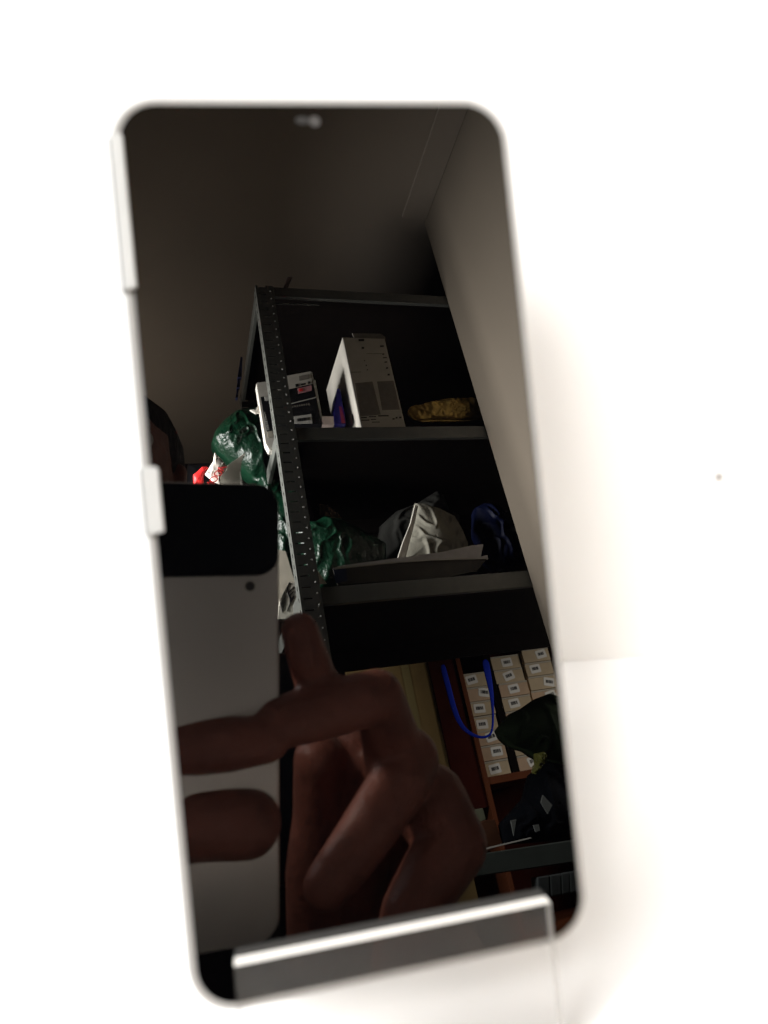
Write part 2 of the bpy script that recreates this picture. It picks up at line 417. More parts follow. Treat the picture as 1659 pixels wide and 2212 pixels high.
for i, (x, y, w, h) in enumerate(((500, 290, 110, 40), (560, 445, 50, 35), (920, 415, 70, 28), (960, 570, 40, 24), (975, 645, 75, 14), (1005, 728, 50, 20), (1035, 840, 40, 26), (1065, 965, 42, 34), (550, 1805, 110, 22), (700, 1792, 140, 16), (880, 1770, 205, 22), (550, 1858, 160, 20), (740, 1845, 100, 14), (760, 1898, 150, 14), (1160, 1830, 40, 24), (1220, 1805, 36, 28), (1290, 1800, 44, 28), (650, 570, 300, 5), (340, 930, 210, 6), (610, 700, 18, 18), (640, 790, 20, 24), (660, 880, 22, 18))):
    onface('print_mark', Z7([(x, y), (x + w, y - 3), (x + w, y + h - 3), (x, y + h)]), Y1, M_blk, ct, 0.0006)
for k, (yy, zz) in enumerate(((-0.05, 0.05), (-0.05, 0.10), (-0.12, 0.2), (-0.2, 0.16), (-0.25, 0.12))):
    mesh('print_mark', boxv(x0 - 0.0007, x0, Y1 + yy - 0.012, Y1 + yy, zs + zz, zs + zz + 0.02), BF, M_blk, ct)
# two printed boxes, one on the other, turned a little
Y2 = YF - 0.09
ct = thing('carton_stack_box', 'dark printed box with a barcode label beside the shelf upright', 'box', (HP(650, 900, 1, Y2).x, Y2, zs))
V, Fc = prism([HP(u, v, 1, Y2) for u, v in Z6([(560, 700), (1340, 510), (1445, 1035), (640, 1035)])], (0.02, -0.12, 0)); mesh('body', V, Fc, M_blk, ct)
onface('label', Z6([(900, 885), (1240, 835), (1262, 1020), (915, 1020)]), Y2, M_ltx, ct)
bars(Z6([(960, 925), (1215, 890), (1225, 945), (975, 980)]), Y2 + 0.0012, M_blk, ct)
for i in range(9): onface('print_mark', Z6([(820 + 45 * i, 690 - 8 * i), (845 + 45 * i, 684 - 8 * i), (850 + 45 * i, 715 - 8 * i), (825 + 45 * i, 722 - 8 * i)]), Y2, M_gc, ct)
onface('edge_line', Z6([(730, 655), (1330, 505), (1332, 520), (735, 672)]), Y2, M_ltx, ct)
ct = thing('carton_stack_box', 'white and black printed box lying on top of the barcode box', 'box', (HP(640, 850, 1, Y2).x, Y2, HP(640, 860, 1, Y2).z))
V, Fc = prism([HP(u, v, 1, Y2) for u, v in Z6([(540, 130), (1230, 0), (1333, 500), (560, 690)])], (0.02, -0.12, 0)); mesh('body', V, Fc, M_blk, ct)
onface('print_panel', Z6([(560, 130), (1225, 8), (1265, 245), (600, 400)]), Y2, M_wh, ct)
onface('print_mark', Z6([(1000, 100), (1200, 60), (1205, 145), (1010, 185)]), Y2 + 0.0012, M_gc, ct)
onface('print_mark', Z6([(930, 255), (990, 243), (995, 300), (938, 310)]), Y2 + 0.0012, M_blk, ct)
onface('print_mark', Z6([(1040, 250), (1130, 230), (1132, 262), (1045, 280)]), Y2 + 0.0012, M_blk, ct)
onface('print_mark', Z6([(1175, 205), (1220, 198), (1222, 238), (1180, 248)]), Y2 + 0.0012, M_blk, ct)
onface('print_panel', Z6([(970, 340), (1240, 280), (1250, 380), (990, 442)]), Y2, M_pink, ct)
onface('print_mark', Z6([(1000, 350), (1070, 335), (1080, 385), (1010, 402)]), Y2 + 0.0012, M_red, ct)
onface('print_mark', Z6([(685, 410), (815, 385), (820, 450), (690, 475)]), Y2, M_gc, ct)
for k in range(2):
    ct = thing('flat_box', ('thin pale box edge leaning right of the printed boxes', 'second thin pale box edge behind the printed boxes')[k], 'box', (HP(690, 900, 1, Y2 - .02).x, Y2, zs))
    V, Fc = prism([HP(u, v, 1, Y2 - 0.01 - 0.03 * k) for u, v in Z6([(1235 + 60 * k, 10 + 150 * k), (1262 + 60 * k, 20 + 150 * k), (1470 + 12 * k, 1030), (1440 + 12 * k, 1030)])], (0.003, -0.10, 0)); mesh('body', V, Fc, M_ltx, ct)
ct = thing('small_box', 'small pinkish white box on the shelf before the blue pack', 'box', (HP(710, 905, 1, Y2).x, Y2, zs))
V, Fc = prism([HP(u, v, 1, Y2) for u, v in Z1([(1140, 1475), (1252, 1475), (1258, 1556), (1145, 1556)])], (0, -0.06, 0)); mesh('body', V, Fc, mat('pinkish_card', (0.62, 0.50, 0.44), 0.8), ct)
ct = thing('blue_pack', 'blue and magenta pack squeezed beside the tall white carton', 'pack', (HP(730, 890, 1, Y2).x, Y2, zs))
V, Fc = prism([HP(u, v, 1, Y2 - 0.05) for u, v in Z7([(85, 1260), (140, 1250), (260, 1925), (-10, 1925)])], (0, -0.08, 0)); mesh('body', V, Fc, M_blue, ct)
onface('print_panel', Z7([(120, 1600), (170, 1610), (240, 1925), (170, 1925)]), Y2 - 0.05, mat('magenta_print', (0.5, 0.04, 0.12), 0.5), ct)
# yellow foil bag
pillow('foil_bag', [(880, 890), (884, 880), (905, 877), (930, 870), (965, 863), (1005, 862), (1040, 864), (1050, 880), (1052, 905), (1010, 910), (950, 910), (905, 911), (890, 905)], YF - 0.08, 0.04,
       mat('yellow_foil', (0.62, 0.42, 0.12), 0.32, metal=0.6, var=0.3, vscale=25, bump=0.5, bscale=30), amp=0.008, sc=24, seed=3)
tag(bpy.data.objects['foil_bag'], 'crinkled yellow foil bag at the right end of the upper shelf', 'bag')
# tall narrow box outside the upright
Y3 = -1.66
ct = thing('vertical_box', 'white box with dark lettering wedged outside the shelf upright', 'box', HP(585, 960, 1, Y3))
V, Fc = prism([HP(u, v, 1, Y3) for u, v in Z6([(170, 245), (200, 215), (420, 190), (700, 1560), (420, 1530), (350, 1400)])], (0.0, -0.03, 0)); mesh('body', V, Fc, M_wh, ct, bevel=0.002)
onface('print_panel', Z6([(255, 505), (420, 480), (560, 1150), (375, 1180)]), Y3, M_blk, ct)
onface('print_mark', Z6([(325, 495), (400, 490), (410, 570), (345, 580)]), Y3 + 0.0012, M_ltx, ct)
bars(Z6([(345, 790), (430, 1160), (380, 1165), (325, 800)]), Y3 + 0.0012, M_ltx, ct, seed=4, name='lettering')
onface('print_panel', Z6([(385, 1180), (480, 1160), (500, 1280), (400, 1300)]), Y3, M_cream, ct)
pillow('paper_scrap', Z6([(35, 765), (130, 790), (230, 635), (255, 750), (240, 830), (150, 835)]), Y3 - 0.02, 0.006, M_wh, amp=0.001)
tag(bpy.data.objects['paper_scrap'], 'small torn white paper sticking out left of the upright', 'paper')
# blue rolls taped outside at the rear
for k in range(3):
    o = seen('blue_strip', [(519 - 3 * k + 1, 770 + 24 * k), (524 - 3 * k, 772 + 24 * k), (522 - 4 * k, 815 + 22 * k), (513 - 2 * k, 815 + 22 * k)], YR - 0.02 - 0.01 * k, 0.02, mat('blue_label', (0.10, 0.13, 0.35), 0.5), bevel=0.001)
    tag(o, ('uppermost blue strip taped behind the shelf side', 'middle blue strip taped behind the shelf side', 'lowest blue strip taped behind the shelf side')[k], 'strip')

# bags -----------------------------------------------------------------
M_gbag = mat('green_shiny_bag', (0.001, 0.022, 0.009), 0.36, spec=0.5, var=0.3, vscale=14, bump=0.9, bscale=38)
M_grey = mat('grey_fabric', (0.24, 0.23, 0.19), 0.9, var=0.18, vscale=14, bump=0.3, bscale=25)
M_bbag = mat('blue_bag', (0.001, 0.004, 0.03), 0.55, var=0.2, vscale=12, bump=0.3, bscale=15)
def soft(name, label, cat, px, y, depth, m, **k):
    return tag(pillow(name, px, y, depth, m, **k), label, cat)
soft('plastic_bag', 'shiny dark green plastic bag bulging out left of the shelf', 'bag', Z1([(60, 1750), (90, 1650), (180, 1540), (300, 1450), (400, 1440), (520, 1430), (600, 1500), (640, 1800), (700, 2100), (600, 2120), (450, 2090), (350, 2000), (200, 1900), (110, 1830)]), -1.85, 0.12, M_gbag, amp=0.013, sc=11, seed=1)
soft('plastic_bag', 'lower green plastic bag hanging beside the shelf upright', 'bag', [(545, 1020), (600, 1010), (640, 1060), (668, 1250), (600, 1270), (590, 1200), (580, 1120)], -1.88, 0.09, M_gbag, amp=0.013, sc=13, seed=2)
soft('plastic_bag', 'shiny green plastic bag lying on the lower shelf', 'bag', Z4([(300, 380), (370, 345), (450, 350), (520, 310), (640, 325), (760, 380), (930, 470), (1010, 520), (1015, 640), (700, 880), (480, 880), (380, 700)]), YF - 0.20, 0.07, M_gbag, amp=0.009, sc=11, seed=5)
soft('fabric_bundle', 'grey translucent bag standing on the lower shelf', 'bag', Z4([(1230, 200), (1300, 205), (1420, 240), (1540, 300), (1600, 400), (1650, 520), (1640, 700), (1090, 720), (1110, 620), (1170, 450), (1200, 330)]), YF - 0.16, 0.045, M_grey, amp=0.012, sc=9, seed=6)
soft('fabric_bundle', 'dark grey bundle behind the grey bag on the lower shelf', 'bag', Z4([(960, 380), (1080, 270), (1230, 215), (1400, 110), (1440, 130), (1500, 260), (1580, 300), (1560, 600), (1000, 640), (940, 500)]), YF - 0.34, 0.08, mat('dark_grey_fabric', (0.028, 0.028, 0.025), 0.9, var=0.2, vscale=12), amp=0.015, sc=8, seed=7)
seen('white_fold', Z4([(1235, 210), (1262, 215), (1240, 330), (1190, 520), (1160, 640), (1095, 640), (1140, 500), (1200, 350)]), YF - 0.07, 0.008, M_wh, bevel=0.002)
tag(bpy.data.objects['white_fold'], 'white folded edge of cloth in front of the grey bag', 'cloth')
soft('plastic_bag', 'blue plastic bag in the right corner of the lower shelf', 'bag', Zm(900, 1120, 3.318)([(700, 240), (760, 210), (850, 230), (950, 330), (1060, 520), (1090, 690), (900, 720), (800, 620), (760, 480), (700, 400)]), YF - 0.20, 0.10, M_bbag, amp=0.02, sc=12, seed=8)
soft('dark_fabric', 'dark brown crumpled cloth behind the green bag on the lower shelf', 'cloth', Z4([(430, 215), (500, 220), (600, 270), (670, 330), (560, 380), (480, 380)]), YF - 0.36, 0.05, mat('brown_cloth', (0.12, 0.085, 0.06), 0.8), amp=0.012, sc=14, seed=9)
# folded grey sheet with a pale edge
ct = thing('folded_sheet', 'long folded grey sheet lying on the front of the lower shelf', 'sheet', HP(880, 1250, 1, YF - 0.03))
V, Fc = prism([HP(u, v, 1, YF - 0.025) for u, v in Z4([(600, 700), (720, 690), (1100, 655), (1400, 635), (1700, 628), (1800, 625), (1720, 720), (1500, 770), (640, 830)])], (0, -0.01, 0)); mesh('front_fold', V, Fc, mat('grey_brown_board', (0.075, 0.07, 0.06), 0.7, var=0.15, vscale=25), ct)
V, Fc = prism([HP(u, v, 1, YF - 0.05) for u, v in Z4([(600, 712), (640, 685), (900, 650), (1200, 610), (1450, 575), (1680, 525), (1768, 517), (1750, 612), (1800, 600), (1806, 632), (1400, 646), (1000, 674), (720, 706)])], (0, -0.006, 0)); mesh('inner_sheet', V, Fc, mat('lilac_grey_sheet', (0.60, 0.58, 0.60), 0.6, var=0.12, vscale=30), ct)
V, Fc = prism([HP(u, v, 1, YF - 0.023) for u, v in Z4([(600, 702), (700, 706), (712, 800), (625, 820)])], (0, -0.002, 0)); mesh('blue_corner', V, Fc, mat('navy_tape', (0.02, 0.035, 0.09), 0.5), ct)
V, Fc = prism([HP(u, v, 1, YF - 0.022) for u, v in Z4([(600, 700), (640, 692), (1100, 650), (1400, 630), (1800, 622), (1800, 628), (1400, 638), (1100, 658), (700, 700), (610, 712)])], (0, -0.003, 0)); mesh('pale_edge', V, Fc, M_ltx, ct)
onface('paper_corner', Z4([(405, 640), (470, 710), (548, 826), (432, 834)]), YF - 0.04, mat('white_marbled_paper', (0.62, 0.57, 0.48), 0.8, var=0.35, vscale=60), None, 0.003)
tag(bpy.data.objects['paper_corner'], 'white scribbled paper corner on the lower shelf beside the upright', 'paper')
# white bag with red letters, cream sheet, red tape at the left
Y4 = -1.70
soft('printed_bag', 'white bag corner with slanted red letters left of the green bag', 'bag', Z5([(350, 205), (460, 310), (545, 410), (540, 460), (450, 560), (440, 700), (330, 660), (200, 545), (330, 340)]), Y4, 0.012, mat('white_bag', (0.68, 0.62, 0.55), 0.6, var=0.08, vscale=25), amp=0.002, sc=20)
fnt = bpy.data.curves.new('lettering', 'FONT'); fnt.body = 'AOON'; fnt.size = 0.032; fnt.extrude = 0.0008; fnt.shear = 0.3; fnt.space_character = 0.9
tmp = bpy.data.objects.new('letters', fnt); C.objects.link(tmp); bpy.context.view_layer.update()
fme = bpy.data.meshes.new_from_object(tmp.evaluated_get(bpy.context.evaluated_depsgraph_get())); bpy.data.objects.remove(tmp)
fme.materials.clear(); fme.materials.append(M_red)
fo = bpy.data.objects.new('red_lettering', fme); C.objects.link(fo)
pa, pb = HP(*Z5([(545, 425)])[0], 1, Y4 + 0.014), HP(*Z5([(385, 650)])[0], 1, Y4 + 0.014)
xa = (pb - pa).normalized(); na = Vector((0, 1, 0)); ya = na.cross(xa)
pbag = bpy.data.objects['printed_bag']
fo.parent = pbag; loc = pa - pbag.location
fo.matrix_local = Matrix(((xa.x, ya.x, na.x, loc.x), (xa.y, ya.y, na.y, loc.y), (xa.z, ya.z, na.z, loc.z), (0, 0, 0, 1)))
seen('cream_sheet', Z5([(540, 410), (835, 200), (770, 350), (755, 520), (785, 740), (430, 740), (450, 560), (540, 470)]), Y4 - 0.02, 0.006, mat('cream_card', (0.33, 0.31, 0.26), 0.8, var=0.12, vscale=20), bevel=0.001)
tag(bpy.data.objects['cream_sheet'], 'cream triangular sheet tucked into the green bag', 'paper')
seen('white_paper_edge', Z5([(742, 480), (757, 520), (787, 700), (787, 740), (765, 740)]), Y4 - 0.01, 0.004, M_wh)
tag(bpy.data.objects['white_paper_edge'], 'thin white rim at the right of the cream sheet', 'paper')
soft('red_tape', 'red plastic loop left of the printed white bag', 'tape', Z5([(15, 560), (80, 510), (160, 430), (240, 425), (262, 440), (200, 530), (185, 600), (180, 740), (25, 740)]), Y4 - 0.03, 0.02, M_red, amp=0.002)
soft('dark_crate', 'black bundle under the red loop on the left', 'bundle', [(405, 1005), (455, 1003), (470, 1030), (520, 1050), (520, 1100), (400, 1100)], -2.1, 0.06, M_blk, amp=0.004)
seen('cream_box', [(598, 1186), (618, 1190), (640, 1262), (645, 1330), (596, 1330)], -1.75, 0.05, M_cream, bevel=0.002)
tag(bpy.data.objects['cream_box'], 'cream card box beside the mirrored black phone edge', 'box')
ct = thing('striped_bag', 'white paper bag with black ink strokes beside the upright', 'bag', HP(630, 1320, 1, -1.68))
V, Fc = prism([HP(u, v, 1, -1.68) for u, v in Z8([(130, 640), (320, 290), (420, 300), (560, 900), (520, 1000), (100, 1000)])], (0, -0.02, 0)); mesh('body', V, Fc, mat('ivory_paper', (0.66, 0.63, 0.55), 0.7), ct)
for i, q in enumerate(([(130, 640), (310, 290), (340, 300), (150, 620)], [(265, 370), (290, 365), (310, 520), (360, 590), (340, 720), (290, 850), (270, 850), (325, 700), (320, 600), (280, 500)], [(310, 470), (395, 370), (398, 385), (315, 490)], [(320, 540), (405, 450), (405, 470), (330, 560)], [(350, 600), (405, 540), (405, 600), (355, 680)])):
    onface('ink_stroke', Z8(q), -1.68, M_blk, ct)
for i in range(11):
    onface('ink_stroke', Z8([(140 + 4 * i, 700 + 18 * i), (240 - 3 * i + 10 * (i % 3), 520 + 22 * i), (243 - 3 * i + 10 * (i % 3), 526 + 22 * i), (143 + 4 * i, 708 + 18 * i)]), -1.68, M_blk, ct)
soft('clear_wrap', 'scrap of clear film standing up on top of the shelf unit', 'film', [(612, 622), (620, 600), (626, 598), (632, 598), (628, 608), (622, 623)], YF - 0.05, 0.004, mat('dull_film', (0.22, 0.16, 0.15), 0.3), amp=0.001)

# cupboard of small cartons ---------------------------------------------
YB = -2.6
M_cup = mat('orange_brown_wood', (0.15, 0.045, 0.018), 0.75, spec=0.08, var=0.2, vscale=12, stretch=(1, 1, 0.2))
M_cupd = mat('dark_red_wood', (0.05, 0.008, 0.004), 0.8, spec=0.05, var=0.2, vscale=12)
M_kraft = mat('kraft_carton', (0.58, 0.42, 0.29), 0.8, var=0.08, vscale=30)
M_kraft2 = mat('pale_kraft_carton', (0.58, 0.47, 0.32), 0.8, var=0.08, vscale=30)
cb = thing('cupboard', 'brown wooden cupboard filled with small labelled cartons', 'cupboard', (1.4, -2.8, FLOOR))
box('side_panel', 1.184, 1.204, -3.0, YB + 0.03, FLOOR, 1.2, M_cup, cb)
box('side_panel', 1.78, 1.80, -3.0, YB + 0.03, FLOOR, 1.2, M_cup, cb)
box('divider', 1.335, 1.362, -3.0, YB - 0.004, 0.07, 1.2, M_shade, cb)
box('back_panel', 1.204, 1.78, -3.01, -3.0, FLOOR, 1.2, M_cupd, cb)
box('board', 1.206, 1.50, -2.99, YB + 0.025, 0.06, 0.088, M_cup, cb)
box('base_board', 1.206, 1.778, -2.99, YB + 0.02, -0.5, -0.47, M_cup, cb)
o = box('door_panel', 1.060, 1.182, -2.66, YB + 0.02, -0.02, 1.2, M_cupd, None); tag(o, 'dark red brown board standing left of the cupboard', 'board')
ct = thing('cardboard_sheet', 'brown cardboard sheet leaning behind the shelf', 'cardboard', (0.99, YB, 0))
box('sheet', 0.70, 1.058, YB - 0.02, YB + 0.01, -0.35, 1.0, mat('brown_cardboard', (0.25, 0.17, 0.07), 0.9, spec=0.05, var=0.1, vscale=15), ct)
box('fold_strip', 0.938, 0.972, YB + 0.0101, YB + 0.014, -0.34, 0.99, mat('yellow_cardboard', (0.235, 0.185, 0.075), 0.8), ct)
ordw = ['topmost', 'second', 'third', 'fourth', 'fifth', 'sixth', 'seventh', 'eighth']
def small_carton(x0, x1, z0, z1, dy, lab, seed, m):
    r = random.Random(seed)
    t = thing('small_carton', lab, 'carton', ((x0 + x1) / 2, YB, z0), group='small labelled cartons in the cupboard')
    yy = YB + dy
    box('body', x0, x1, yy - 0.2, yy, z0, z1, m, t, bevel=0.0015)
    box('lid_edge', x0 + 0.001, x1 - 0.001, yy - 0.02, yy + 0.0025, z1 - 0.006, z1 + 0.0012, M_cream, t)
    cx = x0 + (x1 - x0) * r.uniform(0.27, 0.73); cz = (z0 + z1) / 2 + r.uniform(-0.003, 0.004); a = r.uniform(-0.25, 0.25); w, h = 0.026, 0.019
    R = lambda px, pz: Vector((cx + px * math.cos(a) - pz * math.sin(a), yy, cz + px * math.sin(a) + pz * math.cos(a)))
    pts = [R(x, z) for x, z in rrect(-w, w, -h, h, 0.005, 3)]
    V, Fc = prism(pts, (0, 0.001, 0)); lb = mesh('label', V, Fc, mat('sticker', (0.85, 0.84, 0.80), 0.7), t)
    P = []; x = -0.016
    while x < 0.016:
        ww = r.choice((0.0015, 0.0025, 0.004))
        P.append(prism([R(x, -0.006) + Vector((0, 0.001, 0)), R(x + ww, -0.006) + Vector((0, 0.001, 0)), R(x + ww, 0.008) + Vector((0, 0.001, 0)), R(x, 0.008) + Vector((0, 0.001, 0))], (0, 0.0005, 0)))
        x += ww + r.choice((0.001, 0.002))
    V, Fc, _ = join(*P); mesh('barcode', V, Fc, M_blk, lb)
for ci, (cx0, cx1, zz) in enumerate(((1.208, 1.330, 0.090), (1.366, 1.512, 0.090), (1.518, 1.66, 0.090))):
    h = 0.0615; n = 8
    for k in range(n):
        i = n - 1 - k
        if ci == 0 and i == 0: continue
        j = random.uniform(-0.004, 0.004) + 0.003 * ((i * 7) % 3 - 1)
        small_carton(cx0 + 0.002, cx1 - 0.003 + j * 0.4, zz + k * h + (0.012 if ci == 2 else 0), zz + (k + 1) * h - 0.003 + (0.012 if ci == 2 else 0), random.choice((0, -0.004, 0.006, -0.012)),
                     'small brown labelled carton, %s from the top in the %s column' % (ordw[i], ('left', 'middle', 'right')[ci]), ci * 10 + i, random.choice((M_kraft, M_kraft2)))
# blue strap hanging in front
YS = -2.45
sp = Z3([(455, 250), (470, 330), (500, 430), (530, 560), (575, 690), (630, 770), (700, 810), (760, 828), (815, 815), (840, 780), (848, 700), (845, 600), (838, 500), (822, 400), (800, 300), (785, 210)])
wd = [.026, .026, .027, .026, .024, .018, .014, .012, .010, .010, .010, .012, .020, .028, .034, .036]
V = []; Fc = []
for i, (u, v) in enumerate(sp):
    a, b = HP(*sp[max(i - 1, 0)], 1, YS), HP(*sp[min(i + 1, len(sp) - 1)], 1, YS)
    d = (b - a).normalized(); nrm = Vector((d.z, 0, -d.x)); c = HP(u, v, 1, YS); w = wd[i] * 0.5
    V += [c + nrm * w + Vector((0, 0.002, 0)), c - nrm * w + Vector((0, 0.002, 0)), c - nrm * w - Vector((0, 0.002, 0)), c + nrm * w - Vector((0, 0.002, 0))]
    if i:
        o = 4 * (i - 1)
        for q in range(4): Fc.append((o + q, o + (q + 1) % 4, o + 4 + (q + 1) % 4, o + 4 + q))
Fc += [(0, 1, 2, 3), tuple(len(V) - 4 + q for q in (3, 2, 1, 0))]
o = mesh('hanging_strap', V, Fc, mat('blue_strap', (0.006, 0.03, 0.50), 0.6, spec=0.1), None, smooth=True, subd=2); tag(o, 'blue strap hanging in a loop before the small cartons', 'strap')
# dark things in the lower right
YL = -2.05
soft('rucksack', 'dark olive rucksack slumped before the carton cupboard', 'bag', Z3([(875, 760), (960, 650), (1060, 600), (1160, 530), (1270, 488), (1360, 520), (1480, 800), (1480, 1050), (1330, 1020), (1200, 990), (1100, 930), (980, 890), (900, 820)]), -2.2, 0.12, mat('olive_fabric', (0.010, 0.017, 0.007), 0.8, spec=0.08, var=0.3, vscale=10), amp=0.014, sc=8, seed=11)
soft('crinkled_wrap', 'crinkled yellow green wrapper below the olive rucksack', 'wrapper', Z3([(1170, 950), (1240, 935), (1260, 1010), (1220, 1060), (1180, 1110), (1155, 1100), (1190, 1020)]), -2.1, 0.03, mat('olive_foil', (0.12, 0.12, 0.03), 0.3, var=0.4, vscale=30), amp=0.012, sc=30, seed=12)
soft('dark_heap', 'dark blue black heap of bags in the lower right', 'bag', Z3([(1130, 1110), (1260, 1000), (1500, 1020), (1560, 1600), (1200, 1640), (930, 1660), (900, 1500), (1080, 1300)]), -2.25, 0.10, mat('blue_black_fabric', (0.002, 0.003, 0.005), 0.85, spec=0.08, var=0.4, vscale=12), amp=0.03, sc=9, seed=13)
for k, q in enumerate(([(1235, 1270), (1310, 1350), (1275, 1420), (1220, 1330)], [(1160, 1505), (1205, 1500), (1215, 1550), (1180, 1560)], [(985, 1470), (1030, 1460), (1010, 1590)])):
    o = seen('grey_tag', Z3(q), -2.08 + 0.004 * k, 0.006, mat('grey_tag_card', (0.12, 0.13, 0.125), 0.6), bevel=0.001)
    tag(o, ('diamond shaped grey tag on the dark heap', 'small grey tag at the foot of the dark heap', 'dim grey sliver left of the small tag')[k], 'tag')
o = seen('pale_block', Z3([(560, 1410), (770, 1372), (795, 1460), (700, 1505), (560, 1500)]), -2.3, 0.08, mat('pale_green_card', (0.20, 0.21, 0.14), 0.8, var=0.1, vscale=20), bevel=0.002); tag(o, 'pale green box end on the low orange box', 'box')
o = seen('orange_box', Z3([(620, 1520), (700, 1505), (795, 1465), (862, 1462), (925, 1650), (790, 1720), (600, 1720)]), -2.25, 0.1, mat('orange_card', (0.08, 0.028, 0.010), 0.8, var=0.1, vscale=20), bevel=0.002); tag(o, 'low orange brown box above the green steel beam', 'box')
o = seen('white_rod', Z3([(800, 1680), (1140, 1600), (1148, 1608), (802, 1692)]), -2.0, 0.008, M_ltx); tag(o, 'thin white rod lying above the green steel beam', 'rod')
o = seen('low_beam', Z3([(560, 1780), (790, 1722), (1500, 1615), (1640, 1590), (1650, 1760), (1500, 1790), (790, 1895), (560, 1930)]), -2.0, 0.03, mat('green_grey_steel', (0.05, 0.062, 0.055), 0.6, var=0.15, vscale=20), bevel=0.003); tag(o, 'green grey steel beam of a low rack at the bottom', 'beam')
for k, q in enumerate(([(1195, 1910), (1285, 1895), (1290, 2060), (1200, 2080)], [(1290, 1895), (1375, 1880), (1380, 2050), (1300, 2062)], [(1378, 1880), (1440, 1868), (1446, 2035), (1384, 2048)], [(1443, 1868), (1580, 1845), (1586, 2010), (1450, 2035)])):
    o = seen('plastic_tub', Z3(q), -2.0, 0.05, mat('grey_tub', (0.045, 0.052, 0.052), 0.5, var=0.25, vscale=25), bevel=0.004); tag(o, ('leftmost dim grey tub under the low beam', 'second grey tub under the low beam', 'third grey tub under the low beam', 'rightmost grey tub under the low beam')[k], 'tub')

# ------------------------------------------------------------------ the photographer
M_skin = mat('skin', (0.25, 0.092, 0.064), 0.42, var=0.25, vscale=45, bump=0.18, bscale=160)
M_hair = mat('black_hair', (0.003, 0.003, 0.004), 0.6, spec=0.2, bump=0.6, bscale=200, stretch=(1, 1, 0.2))
M_shirt = mat('dark_shirt', (0.02, 0.018, 0.022), 0.85)
BM = None
def sphere_pts(c, r, sx=1, sy=1, sz=1):
    n, k = 14, 9; V = []; Fc = []
    V.append(c + Vector((0, 0, r * sz)))
    for i in range(1, k):
        th = math.pi * i / k
        for j in range(n):
            a = 2 * math.pi * j / n
            V.append(c + Vector((r * sx * math.sin(th) * math.cos(a), r * sy * math.sin(th) * math.sin(a), r * sz * math.cos(th))))
    V.append(c - Vector((0, 0, r * sz)))
    for j in range(n): Fc.append((0, 1 + j, 1 + (j + 1) % n))
    for i in range(k - 2):
        for j in range(n):
            a = 1 + i * n + j; b = 1 + i * n + (j + 1) % n
            Fc.append((a, a + n, b + n, b))
    L = len(V) - 1
    for j in range(n): Fc.append((L, 1 + (k - 2) * n + (j + 1) % n, 1 + (k - 2) * n + j))
    return V, Fc
def chain(pts):
    """pts: (Vector, radius) -> overlapping balls along a limb"""
    P = []
    for (a, ra), (b, rb) in zip(pts, pts[1:]):
        n = max(2, int((b - a).length / (min(ra, rb) * 0.28)))
        for i in range(n + 1):
            t = i / n; P.append(sphere_pts(a.lerp(b, t), ra * (1 - t) + rb * t))
    return P
def fused(name, parts, m, parent, voxel, smooth=6):
    V, Fc, _ = join(*parts)
    o = mesh(name, V, Fc, m, parent, smooth=True)
    r = o.modifiers.new('remesh', 'REMESH'); r.mode = 'VOXEL'; r.voxel_size = voxel; r.use_smooth_shade = True
    s = o.modifiers.new('smooth', 'SMOOTH'); s.iterations = smooth; s.factor = 0.5
    return o
def H(*q): return [(HD(u, v, D), r) for u, v, D, r in q]
head = HD(228, 1040, 0.80)
fdir = (Vector((0, 0.1, -0.02)) - head); fdir.z = 0; fdir.normalize(); side = Vector((fdir.y, -fdir.x, 0))
person = thing('person', 'person in a dark shirt holding up a phone to photograph the glass', 'person', (head.x, head.y, FLOOR))
fingers = []
fingers += chain(H((647, 1363, .266, .0074), (660, 1405, .270, .0080), (676, 1452, .276, .0086), (705, 1535, .295, .0100)))
fingers += chain(H((604, 1560, .262, .0098), (680, 1540, .268, .0108), (770, 1515, .276, .0112), (815, 1502, .283, .0108), (835, 1565, .295, .0120), (860, 1660, .310, .0150)))
fingers += chain(H((704, 1913, .268, .0092), (745, 1862, .271, .0104), (805, 1775, .279, .0116), (862, 1690, .292, .0130), (880, 1640, .305, .0140)))
fingers += chain(H((862, 2080, .283, .0120), (890, 1970, .285, .0130), (935, 1888, .292, .0140), (978, 1822, .302, .0150), (925, 1735, .315, .018)))
fingers += chain(H((690, 1640, .315, .0120), (688, 1760, .318, .0120), (672, 1880, .318, .0120), (680, 2050, .322, .0130)))
fingers += chain(H((770, 1640, .325, .014), (770, 1780, .328, .016), (760, 1920, .330, .016), (790, 2050, .335, .016)))
fingers += chain(H((860, 1700, .325, .016), (900, 1850, .335, .017), (900, 1980, .345, .019), (975, 2110, .38, .024)))
wrist = HD(975, 2110, .38)
shoulder = head + side * (-0.20 if side.dot(Vector((1, 0, 0))) < 0 else 0.20) + Vector((0, 0, -0.27)) - fdir * 0.04
shoulder2 = Vector((2 * head.x - shoulder.x - 2 * fdir.x * 0.04, 2 * head.y - shoulder.y - 2 * fdir.y * 0.04, shoulder.z))
elbow = (wrist + shoulder) / 2 + Vector((0.03, -0.02, -0.22))
fingers += chain([(wrist, .024), (wrist.lerp(elbow, .5), .033), (elbow, .040), (elbow.lerp(shoulder, .5), .045), (shoulder, .052)])
neck = head + Vector((0, 0, -0.15)) - fdir * 0.02
chest = neck + Vector((0, 0, -0.28))
fingers += chain([(head + Vector((0, 0, -0.06)), .055), (neck, .055), (neck + Vector((0, 0, -0.08)), .065), (chest, .11)])
fingers += chain([(shoulder, .05), (neck + Vector((0, 0, -0.10)), .06), (shoulder2, .05)])
